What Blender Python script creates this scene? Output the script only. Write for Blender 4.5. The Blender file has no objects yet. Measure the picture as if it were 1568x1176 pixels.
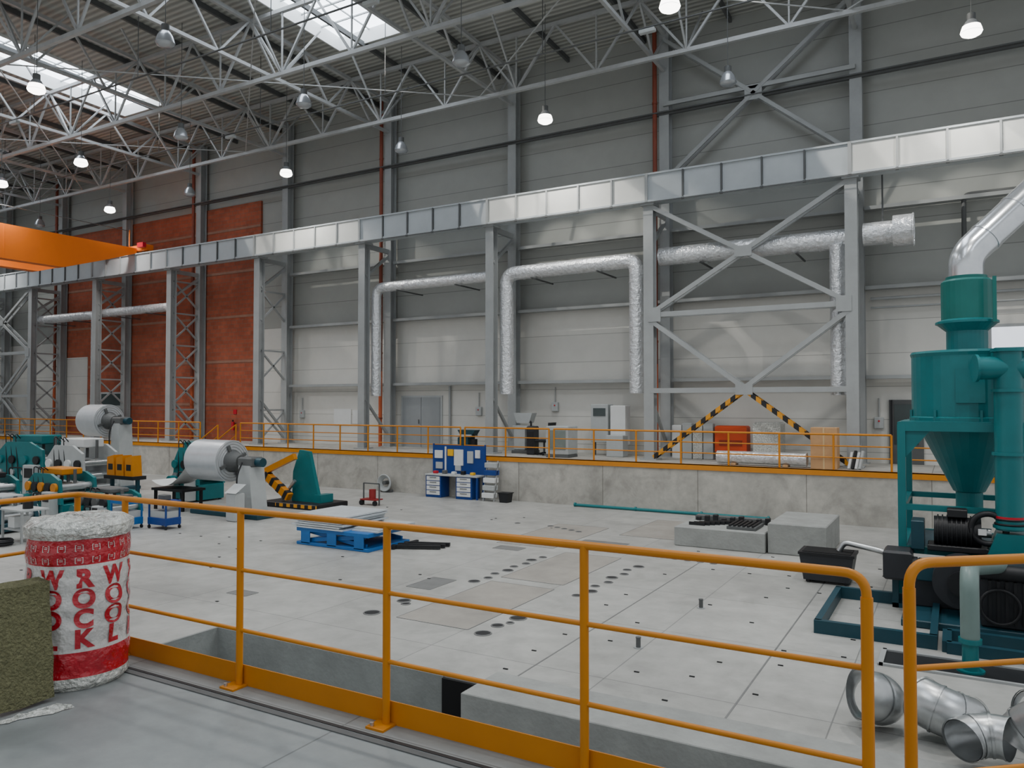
import bpy, math, random
from mathutils import Vector, Matrix, noise
random.seed(7)
scene = bpy.context.scene
COL = scene.collection

# ------------------------------------------------------------------ materials
def s2l(c):
    return tuple(((v/255)/12.92 if v/255 <= 0.04045 else ((v/255+0.055)/1.055)**2.4) for v in c)
MATS = {}
def mat(name, rgb, rough=0.6, metal=0.0, nscale=2.0, namt=0.12, bump=0.0, bscale=None, emit=None, estr=0, spec=0.4):
    if name in MATS: return MATS[name]
    m = bpy.data.materials.new(name); m.use_nodes = True
    nt = m.node_tree; N = nt.nodes; L = nt.links
    b = N['Principled BSDF']
    c = s2l(rgb)
    b.inputs['Roughness'].default_value = rough
    b.inputs['Metallic'].default_value = metal
    b.inputs['Specular IOR Level'].default_value = spec
    tc = N.new('ShaderNodeTexCoord')
    if namt > 0:
        nz = N.new('ShaderNodeTexNoise'); nz.inputs['Scale'].default_value = nscale
        nz.inputs['Detail'].default_value = 6; nz.inputs['Roughness'].default_value = 0.65
        L.new(tc.outputs['Object'], nz.inputs['Vector'])
        cr = N.new('ShaderNodeValToRGB')
        cr.color_ramp.elements[0].position = 0.3; cr.color_ramp.elements[1].position = 0.7
        cr.color_ramp.elements[0].color = (*[max(0, v*(1-namt)) for v in c], 1)
        cr.color_ramp.elements[1].color = (*[min(1, v*(1+namt)) for v in c], 1)
        L.new(nz.outputs['Fac'], cr.inputs['Fac'])
        L.new(cr.outputs['Color'], b.inputs['Base Color'])
    else:
        b.inputs['Base Color'].default_value = (*c, 1)
    if bump > 0:
        n2 = N.new('ShaderNodeTexNoise'); n2.inputs['Scale'].default_value = bscale or nscale*6
        n2.inputs['Detail'].default_value = 3
        L.new(tc.outputs['Object'], n2.inputs['Vector'])
        bp = N.new('ShaderNodeBump'); bp.inputs['Strength'].default_value = bump; bp.inputs['Distance'].default_value = 0.05
        L.new(n2.outputs['Fac'], bp.inputs['Height']); L.new(bp.outputs['Normal'], b.inputs['Normal'])
    if emit:
        b.inputs['Emission Color'].default_value = (*s2l(emit), 1); b.inputs['Emission Strength'].default_value = estr
    MATS[name] = m
    return m

def grid_mat(name, rgb, joint, bw, bh, mortar, axes='XY', rough=0.6, var=0.06, nscale=0.4, namt=0.15, offset=0.0, off=(0,0), nscale2=None, amt2=None, stain=0):
    m = bpy.data.materials.new(name); m.use_nodes = True
    nt = m.node_tree; N = nt.nodes; L = nt.links; b = N['Principled BSDF']
    b.inputs['Roughness'].default_value = rough; b.inputs['Specular IOR Level'].default_value = 0.35
    tc = N.new('ShaderNodeTexCoord'); sp = N.new('ShaderNodeSeparateXYZ'); cb = N.new('ShaderNodeCombineXYZ')
    L.new(tc.outputs['Object'], sp.inputs[0])
    for i, a in enumerate(axes):
        md = N.new('ShaderNodeMath'); md.operation = 'ADD'; md.inputs[1].default_value = off[i]
        L.new(sp.outputs[a], md.inputs[0]); L.new(md.outputs[0], cb.inputs[i])
    br = N.new('ShaderNodeTexBrick'); br.offset = offset
    br.inputs['Scale'].default_value = 1; br.inputs['Brick Width'].default_value = bw; br.inputs['Row Height'].default_value = bh
    br.inputs['Mortar Size'].default_value = mortar; br.inputs['Mortar Smooth'].default_value = 0.1
    c = s2l(rgb); j = s2l(joint)
    br.inputs['Color1'].default_value = (*[v*(1-var) for v in c], 1)
    br.inputs['Color2'].default_value = (*[min(1, v*(1+var)) for v in c], 1)
    br.inputs['Mortar'].default_value = (*j, 1)
    L.new(cb.outputs[0], br.inputs['Vector'])
    prev = br.outputs['Color']
    for k, (sc, am) in enumerate(((nscale, namt), (nscale2 or nscale*7, amt2 if amt2 is not None else namt*0.6), (0.9, stain))):
        if am == 0: continue
        nz = N.new('ShaderNodeTexNoise'); nz.inputs['Scale'].default_value = sc; nz.inputs['Detail'].default_value = 9
        nz.inputs['Roughness'].default_value = 0.62; nz.inputs['Distortion'].default_value = 1.2 if k == 2 else 0
        L.new(tc.outputs['Object'], nz.inputs['Vector'])
        mr = N.new('ShaderNodeMapRange')
        if k == 2:
            mr.inputs['From Min'].default_value = 0.48; mr.inputs['From Max'].default_value = 0.64
            mr.inputs['To Min'].default_value = 1; mr.inputs['To Max'].default_value = 1-am
        else:
            mr.inputs['From Min'].default_value = 0.3; mr.inputs['From Max'].default_value = 0.7
            mr.inputs['To Min'].default_value = 1-am; mr.inputs['To Max'].default_value = 1+am
        L.new(nz.outputs['Fac'], mr.inputs['Value'])
        vm = N.new('ShaderNodeVectorMath'); vm.operation = 'SCALE'
        L.new(prev, vm.inputs[0]); L.new(mr.outputs[0], vm.inputs['Scale'])
        prev = vm.outputs[0]
    L.new(prev, b.inputs['Base Color'])
    MATS[name] = m
    return m

STEEL = mat('painted_steel_grey', (156,159,159), 0.55, 0.0, 1.5, 0.08)
STEELD = mat('steel_dark_grey', (88,90,90), 0.6, 0.0, 2, 0.12)
TRUSS = mat('truss_steel', (170,172,172), 0.5, 0.1, 2, 0.1)
GIRD = mat('crane_girder_paint', (176,182,185), 0.45, 0.0, 1.2, 0.06)
GIRD2 = mat('crane_girder_sunlit', (208,209,204), 0.45, 0.0, 1.2, 0.05)  # girder colour with sunlight painted in, for the sunlit bays
FOIL = mat('aluminium_foil_wrap', (222,224,226), 0.32, 0.6, 6, 0.15, 1.0, 9)
GALV = mat('galvanised_steel', (190,193,194), 0.33, 0.85, 3, 0.14)
ORANGE = mat('safety_yellow_paint', (200,126,22), 0.4, 0.0, 3, 0.06)
CRANE = mat('crane_orange_paint', (232,116,24), 0.45, 0, 1, 0.04)
TEAL = mat('teal_machine_paint', (14,108,112), 0.35, 0.0, 2, 0.1)
TEALG = mat('teal_green_paint', (14,102,96), 0.4, 0.0, 2, 0.08)
TEALD = mat('teal_dark_paint', (20,62,74), 0.45, 0.0, 2, 0.1)
BLUE = mat('blue_paint', (22,58,128), 0.4, 0, 3, 0.08)
LBLUE = mat('bright_blue_paint', (22,98,165), 0.4, 0, 3, 0.08)
BLACK = mat('black_rubber', (26,27,30), 0.5, 0, 3, 0.2)
DARK = mat('painted_recess_shade', (14,14,15), 0.9, 0, 3, 0.1)  # near-black colour standing in for shade in recesses and under the slab
WHITE = mat('white_paint', (214,216,215), 0.5, 0, 3, 0.04)
LGREY = mat('light_grey_paint', (172,176,176), 0.5, 0, 3, 0.06)
RED = mat('red_print', (186,22,42), 0.4, 0, 5, 0.08)
ORED = mat('orange_red_paint', (214,78,30), 0.5, 0, 3, 0.06)
PIPE = mat('downpipe_brown', (128,62,44), 0.5, 0, 2, 0.15)
PIPEO = mat('downpipe_orange', (190,92,52), 0.5, 0, 2, 0.12)
WRAPW = mat('white_film_print', (200,199,196), 0.18, 0, 9, 0.16, 0.7, 12, spec=0.7)
WRAPR = mat('red_film_print', (176,18,38), 0.16, 0, 9, 0.2, 0.7, 12, spec=0.7)
LETTER = mat('red_letter_print', (178,20,40), 0.2, 0, 9, 0.1, 0.4, 12, spec=0.7)
FILM = mat('clear_crinkled_film', (204,206,200), 0.15, 0.1, 22, 0.45, 0.9, 28, spec=0.8)
WOOL = mat('mineral_wool', (114,114,84), 0.95, 0, 40, 0.3, 0.8, 70)
CARD = mat('cardboard', (190,150,108), 0.8, 0, 4, 0.08)
CONC = grid_mat('concrete_face', (174,171,163), (124,121,114), 3.3, 5, 0.012, 'XZ', 0.85, 0.05, 0.7, 0.18, off=(60,10), nscale2=4, amt2=0.12, stain=0.2)
CONCD = mat('concrete_trench', (134,138,136), 0.85, 0, 1.2, 0.2, 0.2, 14)
CONCB = mat('concrete_block', (146,148,145), 0.85, 0, 2, 0.15, 0.2, 14)
PLATE = mat('stained_floor_plate', (146,142,135), 0.6, 0.0, 1.1, 0.18)
PLATED = mat('steel_floor_cover', (118,119,118), 0.5, 0.2, 3, 0.15)
YEL = mat('warning_yellow', (232,176,20), 0.5, 0, 3, 0.05)
SHEET = mat('sheet_metal_stack', (196,202,206), 0.4, 0.3, 3, 0.12)
LAMPON = mat('lamp_glass_on', (255,255,255), 0.3, 0, 1, 0, emit=(255,252,244), estr=9)
LAMPOFF = mat('lamp_reflector', (180,184,188), 0.25, 0.6, 1, 0.05)
SKYL = mat('skylight_polycarbonate', (240,245,250), 0.3, 0, 1, 0, emit=(236,244,255), estr=6.0)
GLASSD = mat('dark_glass', (60,70,70), 0.15, 0, 1, 0.1)
WINL = mat('window_daylight', (240,245,250), 0.2, 0, 1, 0, emit=(235,242,255), estr=1.0)
DGREY = mat('door_grey', (146,150,152), 0.5, 0, 3, 0.04)
DB = mat('blower_dark',(44,46,50),0.45,0.1,3,0.15)

FLOORM = grid_mat('lower_floor_concrete', (164,164,160), (126,127,125), 2.75, 2.4, 0.009, 'XY', 0.42, 0.045, 0.3, 0.17, off=(1.3+82.5-0.06,-0.5+80), nscale2=2.6, amt2=0.12, stain=0.13)
NFLOOR = grid_mat('upper_floor_concrete', (136,141,141), (104,108,108), 1.9, 1.25, 0.006, 'XY', 0.42, 0.02, 0.8, 0.16, off=(20,41.8), nscale2=5, amt2=0.1, stain=0.14)
WALLLO = grid_mat('wall_panel_lit_tone', (204,203,197), (160,160,154), 6.6, 1.1, 0.012, 'XZ', 0.5, 0.02, 0.25, 0.05, off=(2.75+66,10.9))  # lighter panel tone, brighter light on the lower wall put into the colour
WALLHI = grid_mat('wall_panel_dim_tone', (156,158,153), (122,124,120), 6.6, 1.1, 0.014, 'XZ', 0.5, 0.02, 0.25, 0.05, off=(2.75+66,10.9))  # darker panel tone, dimmer light on the upper wall put into the colour
BRICK = grid_mat('terracotta_block', (160,84,60), (126,94,80), 0.42, 0.21, 0.012, 'XZ', 0.85, 0.12, 0.5, 0.18, offset=0.5, off=(80,10))

def corr_mat():
    m = bpy.data.materials.new('roof_sheet_corrugated'); m.use_nodes = True
    nt = m.node_tree; N = nt.nodes; L = nt.links; b = N['Principled BSDF']
    tc = N.new('ShaderNodeTexCoord'); w = N.new('ShaderNodeTexWave'); w.bands_direction = 'Y'
    w.inputs['Scale'].default_value = 1.2; w.inputs['Distortion'].default_value = 0
    L.new(tc.outputs['Object'], w.inputs['Vector'])
    cr = N.new('ShaderNodeValToRGB'); cr.color_ramp.elements[0].color = (*s2l((142,143,138)), 1)
    cr.color_ramp.elements[1].color = (*s2l((178,179,172)), 1)
    L.new(w.outputs['Fac'], cr.inputs[0]); L.new(cr.outputs[0], b.inputs['Base Color'])
    bp = N.new('ShaderNodeBump'); bp.inputs['Strength'].default_value = 0.6; bp.inputs['Distance'].default_value = 0.06
    L.new(w.outputs['Fac'], bp.inputs['Height']); L.new(bp.outputs[0], b.inputs['Normal'])
    b.inputs['Roughness'].default_value = 0.6
    return m
ROOF = corr_mat()

def stripe_mat():
    m = bpy.data.materials.new('hazard_stripes'); m.use_nodes = True
    nt = m.node_tree; N = nt.nodes; L = nt.links; b = N['Principled BSDF']
    tc = N.new('ShaderNodeTexCoord'); sp = N.new('ShaderNodeSeparateXYZ'); L.new(tc.outputs['Object'], sp.inputs[0])
    a = N.new('ShaderNodeMath'); a.operation = 'ABSOLUTE'
    o = N.new('ShaderNodeMath'); o.operation = 'MULTIPLY'; o.inputs[1].default_value = 3.0
    f = N.new('ShaderNodeMath'); f.operation = 'FRACT'; g = N.new('ShaderNodeMath'); g.operation = 'GREATER_THAN'; g.inputs[1].default_value = 0.5
    L.new(sp.outputs['X'], a.inputs[0]); L.new(a.outputs[0], o.inputs[0]); L.new(o.outputs[0], f.inputs[0]); L.new(f.outputs[0], g.inputs[0])
    mx = N.new('ShaderNodeMix'); mx.data_type = 'RGBA'
    mx.inputs['A'].default_value = (0.01, 0.01, 0.012, 1); mx.inputs['B'].default_value = (*s2l((214,146,28)), 1)
    L.new(g.outputs[0], mx.inputs['Factor']); L.new(mx.outputs['Result'], b.inputs['Base Color'])
    return m
HAZ = stripe_mat()

# ------------------------------------------------------------------ mesh builder
class B:
    def __init__(s, name):
        s.name = name; s.v = []; s.f = []; s.mi = []; s.sm = []; s.mats = []
    def m(s, material):
        if material not in s.mats: s.mats.append(material)
        return s.mats.index(material)
    def add(s, vs, fs, material, smooth=False):
        o = len(s.v); s.v += [tuple(v) for v in vs]; k = s.m(material)
        for f in fs:
            s.f.append(tuple(i+o for i in f)); s.mi.append(k); s.sm.append(smooth)
        return s
    def box(s, x0, x1, y0, y1, z0, z1, material):
        vs = [(x0,y0,z0),(x1,y0,z0),(x1,y1,z0),(x0,y1,z0),(x0,y0,z1),(x1,y0,z1),(x1,y1,z1),(x0,y1,z1)]
        return s.add(vs, [(0,3,2,1),(4,5,6,7),(0,1,5,4),(1,2,6,5),(2,3,7,6),(3,0,4,7)], material)
    def bbox(s, x0, x1, y0, y1, z0, z1, material, c=0.02):
        vs = []
        for (z, ins) in ((z0, c), (z0+c, 0), (z1-c, 0), (z1, c)):
            for (x, y, dx, dy) in ((x0,y0,1,1),(x1,y0,-1,1),(x1,y1,-1,-1),(x0,y1,1,-1)):
                vs.append((x+dx*ins, y+dy*ins, z))
        fs = [(3,2,1,0),(12,13,14,15)]
        for l in range(3):
            for i in range(4):
                j = (i+1) % 4
                fs.append((l*4+i, l*4+j, l*4+4+j, l*4+4+i))
        return s.add(vs, fs, material)
    def cb(s, cx, cy, z0, sx, sy, sz, material, c=0.015):
        return s.bbox(cx-sx/2, cx+sx/2, cy-sy/2, cy+sy/2, z0, z0+sz, material, c)
    def beam(s, p1, p2, w, h, material, up=(0,0,1)):
        p1 = Vector(p1); p2 = Vector(p2); d = (p2-p1).normalized(); u = Vector(up)
        if abs(d.dot(u)) > 0.98: u = Vector((0,1,0))
        r = d.cross(u).normalized(); u = r.cross(d).normalized()
        vs = []
        for p in (p1, p2):
            for a, b_ in ((-1,-1),(1,-1),(1,1),(-1,1)):
                vs.append(p + r*a*w/2 + u*b_*h/2)
        return s.add(vs, [(0,1,2,3),(7,6,5,4),(0,4,5,1),(1,5,6,2),(2,6,7,3),(3,7,4,0)], material)
    def hcol(s, x, y, z0, z1, w, d, material, t=0.03):
        s.box(x-w/2, x+w/2, y-d/2, y-d/2+t, z0, z1, material)
        s.box(x-w/2, x+w/2, y+d/2-t, y+d/2, z0, z1, material)
        s.box(x-t/2, x+t/2, y-d/2+t, y+d/2-t, z0, z1, material)
    def cyl(s, p1, p2, r, material, r2=None, n=16, cap=True):
        if r2 is None: r2 = r
        p1 = Vector(p1); p2 = Vector(p2); d = (p2-p1).normalized()
        u = Vector((0,0,1)) if abs(d.z) < 0.95 else Vector((1,0,0))
        a = d.cross(u).normalized(); b_ = d.cross(a).normalized()
        vs = []
        for p, rr in ((p1, r), (p2, r2)):
            for i in range(n):
                t = 2*math.pi*i/n
                vs.append(p + a*math.cos(t)*rr + b_*math.sin(t)*rr)
        s.add(vs, [(i, (i+1)%n, n+(i+1)%n, n+i) for i in range(n)], material, True)
        if cap:
            s.add(vs[:n], [tuple(range(n))[::-1]], material); s.add(vs[n:], [tuple(range(n))], material)
        return s
    def tube(s, pts, r, material, n=12, cap=True):
        pts = [Vector(p) for p in pts]; rings = []
        t0 = (pts[1]-pts[0]).normalized()
        u = Vector((0,0,1)) if abs(t0.z) < 0.9 else Vector((1,0,0))
        a = t0.cross(u).normalized()
        for i, p in enumerate(pts):
            if i == 0: t = t0
            elif i == len(pts)-1: t = (pts[i]-pts[i-1]).normalized()
            else: t = ((pts[i+1]-pts[i]).normalized()+(pts[i]-pts[i-1]).normalized()).normalized()
            a = (a - t*a.dot(t)).normalized(); b_ = t.cross(a)
            rr = r[i] if isinstance(r, (list, tuple)) else r
            rings += [p + a*math.cos(2*math.pi*k/n)*rr + b_*math.sin(2*math.pi*k/n)*rr for k in range(n)]
        fs = []
        for i in range(len(pts)-1):
            for k in range(n):
                fs.append((i*n+k, i*n+(k+1)%n, (i+1)*n+(k+1)%n, (i+1)*n+k))
        s.add(rings, fs, material, True)
        if cap:
            s.add(rings[:n], [tuple(range(n))[::-1]], material); s.add(rings[-n:], [tuple(range(n))], material)
        return s
    def lathe(s, c, prof, material, n=24, smooth=True, wob=0):
        vs = []; c = Vector(c)
        for (r, z) in prof:
            for i in range(n):
                t = 2*math.pi*i/n
                rr = r
                if wob: rr = r*(1+wob*noise.noise(Vector((math.cos(t)*2, math.sin(t)*2, z*5))))
                vs.append(c+Vector((rr*math.cos(t), rr*math.sin(t), z)))
        fs = []
        for j in range(len(prof)-1):
            for i in range(n):
                fs.append((j*n+i, j*n+(i+1)%n, (j+1)*n+(i+1)%n, (j+1)*n+i))
        return s.add(vs, fs, material, smooth)
    def prism(s, poly, off, material):
        n = len(poly); off = Vector(off)
        vs = [Vector(p) for p in poly] + [Vector(p)+off for p in poly]
        fs = [tuple(range(n))[::-1], tuple(range(n, 2*n))] + [(i, (i+1)%n, n+(i+1)%n, n+i) for i in range(n)]
        return s.add(vs, fs, material)
    def torus(s, c, R, r, material, axis='Y', n=28, k=8):
        pts = []
        for i in range(n+1):
            t = 2*math.pi*i/n
            if axis == 'Y': pts.append((c[0]+R*math.cos(t), c[1], c[2]+R*math.sin(t)))
            elif axis == 'X': pts.append((c[0], c[1]+R*math.cos(t), c[2]+R*math.sin(t)))
            else: pts.append((c[0]+R*math.cos(t), c[1]+R*math.sin(t), c[2]))
        return s.tube(pts, r, material, k, False)
    def xform(s, cx, cy, z0, rot, o=0):
        a = math.radians(rot); ca, sa = math.cos(a), math.sin(a)
        s.v = s.v[:o] + [(cx+x*ca-y*sa, cy+x*sa+y*ca, z0+z) for (x,y,z) in s.v[o:]]
        return s
    def done(s, parent=None, loc=None):
        me = bpy.data.meshes.new(s.name)
        me.from_pydata(s.v, [], s.f)
        for mm in s.mats: me.materials.append(mm)
        me.polygons.foreach_set('material_index', s.mi)
        me.polygons.foreach_set('use_smooth', s.sm)
        me.update()
        o = bpy.data.objects.new(s.name, me); COL.objects.link(o)
        if parent: o.parent = parent
        if loc: o.location = loc
        return o

def fillet(pts, rad, seg=6):
    pts = [Vector(p) for p in pts]; out = [pts[0]]
    for i in range(1, len(pts)-1):
        a = (pts[i-1]-pts[i]); b_ = (pts[i+1]-pts[i])
        r = min(rad, a.length*0.49, b_.length*0.49)
        p0 = pts[i]+a.normalized()*r; p1 = pts[i]+b_.normalized()*r
        for k in range(seg+1):
            t = k/seg
            out.append(p0*(1-t)**2 + pts[i]*2*t*(1-t) + p1*t*t)
    out.append(pts[-1])
    return out

ZL = -1.82      # lower floor
ZP = -0.25      # far platform
XK = [-2.75-6.6*k for k in range(-2, 11)]   # column grid
YT, YC, YW = 26.0, 27.8, 28.2
XMIN, XMAX = -74.0, 14.0

# ------------------------------------------------------------------ shell
b = B('floor')
def slab(x0,x1,y0,y1): b.box(x0,x1,y0,y1,ZL-0.4,ZL,FLOORM)
slab(XMIN,XMAX,8.35,24.4)
slab(XMIN,-10.25,-20,8.35)
slab(-10.25,XMAX,-20,3.3)
b.done()
b = B('floor_trench')
b.box(-10.25,XMAX,3.3,8.35,-3.0,-2.8,CONCD)
b.box(-10.25,-10.22,3.3,8.33,-2.8,ZL-0.004,CONCD)
b.box(-10.25,-5.85,8.33,8.349,-2.8,ZL-0.004,CONCD)
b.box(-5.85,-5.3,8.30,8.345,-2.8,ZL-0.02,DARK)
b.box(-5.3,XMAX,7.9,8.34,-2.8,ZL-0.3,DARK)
b.done()
b = B('concrete_cover_slab')
b.bbox(-5.25,XMAX,7.85,8.7,ZL-0.3,ZL+0.05,CONCB,0.01)
b.done()

b = B('near_platform')
poly = [(-5.7,3.42),(-0.32,3.42),(-0.25,3.72),(2.2,5.6),(XMAX,5.6),(XMAX,-20),(-5.7,-20)]
b.prism([(x,y,-0.35) for x,y in poly][::-1], (0,0,0.35), NFLOOR)
b.box(-5.7,XMAX,-20,3.1,ZL,-0.35,CONCD)
b.box(-5.7,-0.35,3.10,3.14,0.0,0.006,STEELD)
b.box(-5.7,-0.35,3.155,3.18,0.0,0.003,BLACK)
b.done()

b = B('concrete_platform')
b.box(XMIN,XMAX,24.4,YW,ZL,ZP,CONC)
b.done()

b = B('wall_back')
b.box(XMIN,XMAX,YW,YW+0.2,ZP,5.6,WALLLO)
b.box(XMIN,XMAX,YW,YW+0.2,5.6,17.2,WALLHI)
b.done()
b = B('wall_brick_infill')
b.box(-49.4,-31.4,YW-0.12,YW-0.002,ZP,12.35,BRICK)
LINT = mat('lintel_concrete',(150,112,94),0.8,0,2,0.15)
for z in (1.6,3.9,6.3,8.7,11.0):
    b.box(-49.4,-31.4,YW-0.14,YW-0.12,z,z+0.13,LINT)
b.box(-49.4,-46.6,YW-0.15,YW-0.12,0.9,4.6,WALLLO)
b.box(-45.2,-42.9,YW-0.16,YW-0.12,ZP,2.4,LGREY)
b.box(-45.1,-43.0,YW-0.17,YW-0.16,1.6,2.3,GLASSD)
b.done()
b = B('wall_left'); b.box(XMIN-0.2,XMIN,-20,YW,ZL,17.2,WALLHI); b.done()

def zr(y): return 15.95+0.033*(YW-y)
SK = [-48.0,-34.1,-19.9,-5.8,8.3,-62]
SK.sort()
b = B('ceiling')
def rq(x0,x1,y0,y1):
    vs=[(x0,y0,zr(y0)),(x1,y0,zr(y0)),(x1,y1,zr(y1)),(x0,y1,zr(y1))]
    vs += [(x,y,z+0.15) for x,y,z in vs]
    b.add(vs,[(0,3,2,1),(4,5,6,7),(0,1,5,4),(1,2,6,5),(2,3,7,6),(3,0,4,7)],ROOF)
SY = [(11.5,23.2),(-6,6)]
rq(XMIN,XMAX,23.2,YW+0.2); rq(XMIN,XMAX,6,11.5); rq(XMIN,XMAX,-20,-6)
for (ya,yb) in SY:
    xs=XMIN
    for c in SK:
        rq(xs,c-1.55,ya,yb); xs=c+1.55
    rq(xs,XMAX,ya,yb)
b.done()
for c in SK:
    for (ya,yb) in SY:
        b=B('skylight')
        z0,z1=zr(ya)+0.45,zr(yb)+0.45
        b.add([(c-1.55,ya,z0),(c+1.55,ya,z0),(c+1.55,yb,z1),(c-1.55,yb,z1)],[(0,3,2,1)],SKYL)
        for xx in (c-1.57,c+1.57):
            b.beam((xx,ya,z0-0.25),(xx,yb,z1-0.25),0.06,0.6,WHITE)
        for yy in (ya,yb):
            b.beam((c-1.55,yy,zr(yy)+0.2),(c+1.55,yy,zr(yy)+0.2),0.06,0.6,WHITE)
        n=int((yb-ya)/1.05)
        for i in range(1,n):
            yy=ya+(yb-ya)*i/n
            b.beam((c-1.55,yy,zr(yy)+0.4),(c+1.55,yy,zr(yy)+0.4),0.05,0.06,LGREY)
        b.beam((c,ya,z0-0.04),(c,yb,z1-0.04),0.04,0.05,LGREY)
        b.done()

b=B('roof_purlins')
x=XMIN+1
while x<XMAX:
    b.beam((x,-20,zr(-20)-0.12),(x,YW,zr(YW)-0.12),0.1,0.2,STEELD); x+=3.3
b.done()

YTR=[25.1,19.6,14.1,8.6,3.1,-2.4]
for yt in YTR:
    b=B('roof_truss')
    zt=zr(yt)-0.3; zb=13.62
    w=0.14
    b.beam((XMIN,yt,zb),(XMAX,yt,zb),w,w,TRUSS); b.beam((XMIN,yt,zt),(XMAX,yt,zt),w,w,TRUSS)
    k=0
    x0=-2.75-6.6*10
    while x0<XMAX-3.4:
        b.beam((x0,yt,zt),(x0+1.65,yt,zb),0.075,0.075,TRUSS)
        b.beam((x0+1.65,yt,zb),(x0+3.3,yt,zt),0.075,0.075,TRUSS)
        b.beam((x0+1.65,yt,zb),(x0+1.65,yt,zt),0.05,0.05,TRUSS)
        if k%2==0:
            b.beam((x0+1.65,yt,zb),(x0+1.65,yt-1.9,zr(yt-1.9)-0.2),0.06,0.06,TRUSS)
            b.beam((x0+1.65,yt,zb),(x0+1.65,yt+1.9,zr(yt+1.9)-0.2),0.06,0.06,TRUSS)
        x0+=3.3; k+=1
    b.done()
for k,xk in enumerate(XK):
    b=B('roof_cross_truss')
    y0,y1=-8,YC
    zb=14.25
    b.beam((xk,y0,zb),(xk,y1,zb),0.12,0.12,TRUSS); b.beam((xk,y0,zr(y0)-0.3),(xk,y1,zr(y1)-0.3),0.14,0.14,TRUSS)
    n=13; st=(y1-y0)/n
    for i in range(n):
        ya=y0+i*st
        b.beam((xk,ya,zr(ya)-0.3),(xk,ya+st/2,zb),0.07,0.07,TRUSS)
        b.beam((xk,ya+st/2,zb),(xk,ya+st,zr(ya+st)-0.3),0.07,0.07,TRUSS)
    b.done()
b=B('roof_tie_rods')
for i,xk in enumerate(XK[:-1]):
    for j in range(len(YTR)-1):
        ya,yb=YTR[j],YTR[j+1]
        if (i+j)%2==0:
            b.beam((xk,ya,13.7),(xk-6.6,yb,13.7),0.035,0.035,TRUSS)
        else:
            b.beam((xk,yb,13.7),(xk-6.6,ya,13.7),0.035,0.035,TRUSS)
for yt in (22.1,16.6,11.2):
    b.beam((XMIN,yt,13.2),(XMAX,yt,13.2),0.06,0.03,STEELD)
    x=XMIN+3
    while x<XMAX: b.beam((x,yt,13.2),(x,yt,zr(yt)),0.02,0.02,STEELD); x+=6.6
for i in range(10):
    b.cb(-8-6.2*i, 22.1-(i%3)*5.5, 13.02, 0.5,0.16,0.12,LGREY)
b.done()

# ------------------------------------------------------------------ wall columns, rails
for xk in XK:
    b=B('wall_column'); b.hcol(xk,YC,ZP,15.9,0.38,0.4,STEEL); b.box(xk-0.28,xk+0.28,YC-0.3,YC+0.3,ZP,ZP+0.03,STEEL)
    b.done()
b=B('wall_girts')
b.box(XMIN,XMAX,YC-0.22,YC-0.10,12.55,12.71,STEELD)
b.box(XMIN,XMAX,YC-0.36,YC-0.22,12.61,12.65,STEELD)
for z in (5.55,2.6,8.2):
    for i,xk in enumerate(XK[:-1]):
        if xk-6.6>-31: b.box(xk-6.4,xk-0.2,YC-0.05,YC+0.3,z-0.06,z+0.06,STEEL)
b.done()
b=B('rain_downpipe')
for xk in (XK[3],XK[5],XK[7],XK[9]):
    b.cyl((xk-0.34,YC-0.25,3.2),(xk-0.34,YC-0.25,15.9),0.085,PIPE,n=12)
    b.cyl((xk-0.34,YC-0.25,ZP),(xk-0.34,YC-0.25,3.2),0.085,PIPEO,n=12)
    for z in (1,4,7,10,13): b.cyl((xk-0.34,YC-0.25,z),(xk-0.34,YC-0.25,z+0.08),0.1,PIPE,n=12)
b.done()
def xbrace(name,xa,xb,z0,z1,y,w=0.13,gap=0.28,mater=STEEL):
    b=B(name)
    for yy in (y,y+gap):
        b.beam((xa,yy,z0),(xb,yy,z1),w,0.07,mater,up=(0,1,0)); b.beam((xa,yy,z1),(xb,yy,z0),w,0.07,mater,up=(0,1,0))
    cx,cz=(xa+xb)/2,(z0+z1)/2
    b.box(cx-0.3,cx+0.3,y-0.02,y,cz-0.25,cz+0.25,mater)
    return b
b=xbrace('wall_cross_brace',XK[3],XK[2],10.0,15.4,YC-0.3)
b.box(XK[3],XK[2],YC-0.32,YC-0.2,12.85,13.0,STEEL)
b.done()

# ------------------------------------------------------------------ crane runway
GB,GT=8.85,9.82
b=B('crane_runway_girder')
b.box(XMIN,XMAX,YT-0.3,YT-0.27,GB+0.03,GT-0.03,GIRD)
b.box(XMIN,XMAX,YT-0.27,YT+0.1,GB+0.04,GT-0.04,GIRD)
b.box(XMIN,XMAX,YT-0.36,YT+0.2,GB-0.03,GB+0.04,GIRD)
b.box(XMIN,XMAX,YT-0.36,YT+0.2,GT-0.04,GT+0.02,GIRD)
b.box(XMIN,XMAX,YT-0.05,YT+0.05,GT+0.02,GT+0.12,STEELD)
for i,xk in enumerate(XK):
    if i in (1,3,5):
        b.box(xk-6.55,xk-0.05,YT-0.315,YT-0.30,GB+0.04,GT-0.04,GIRD2)
    b.box(xk-0.05,xk+0.05,YT-0.37,YT-0.3,GB-0.03,GT+0.02,STEEL)
    for j in range(1,5):
        xx=xk-6.6*j/5
        b.box(xx-0.03,xx+0.03,YT-0.37,YT-0.3,GB,GT-0.02,STEELD if (i%2==0) else STEEL)
        b.box(xx-0.05,xx+0.05,YT-0.41,YT-0.36,GB-0.10,GB-0.03,STEELD)
b.beam((XMIN,YT-0.42,GB-0.08),(XMAX,YT-0.42,GB-0.08),0.02,0.03,STEELD)
b.done()

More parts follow.
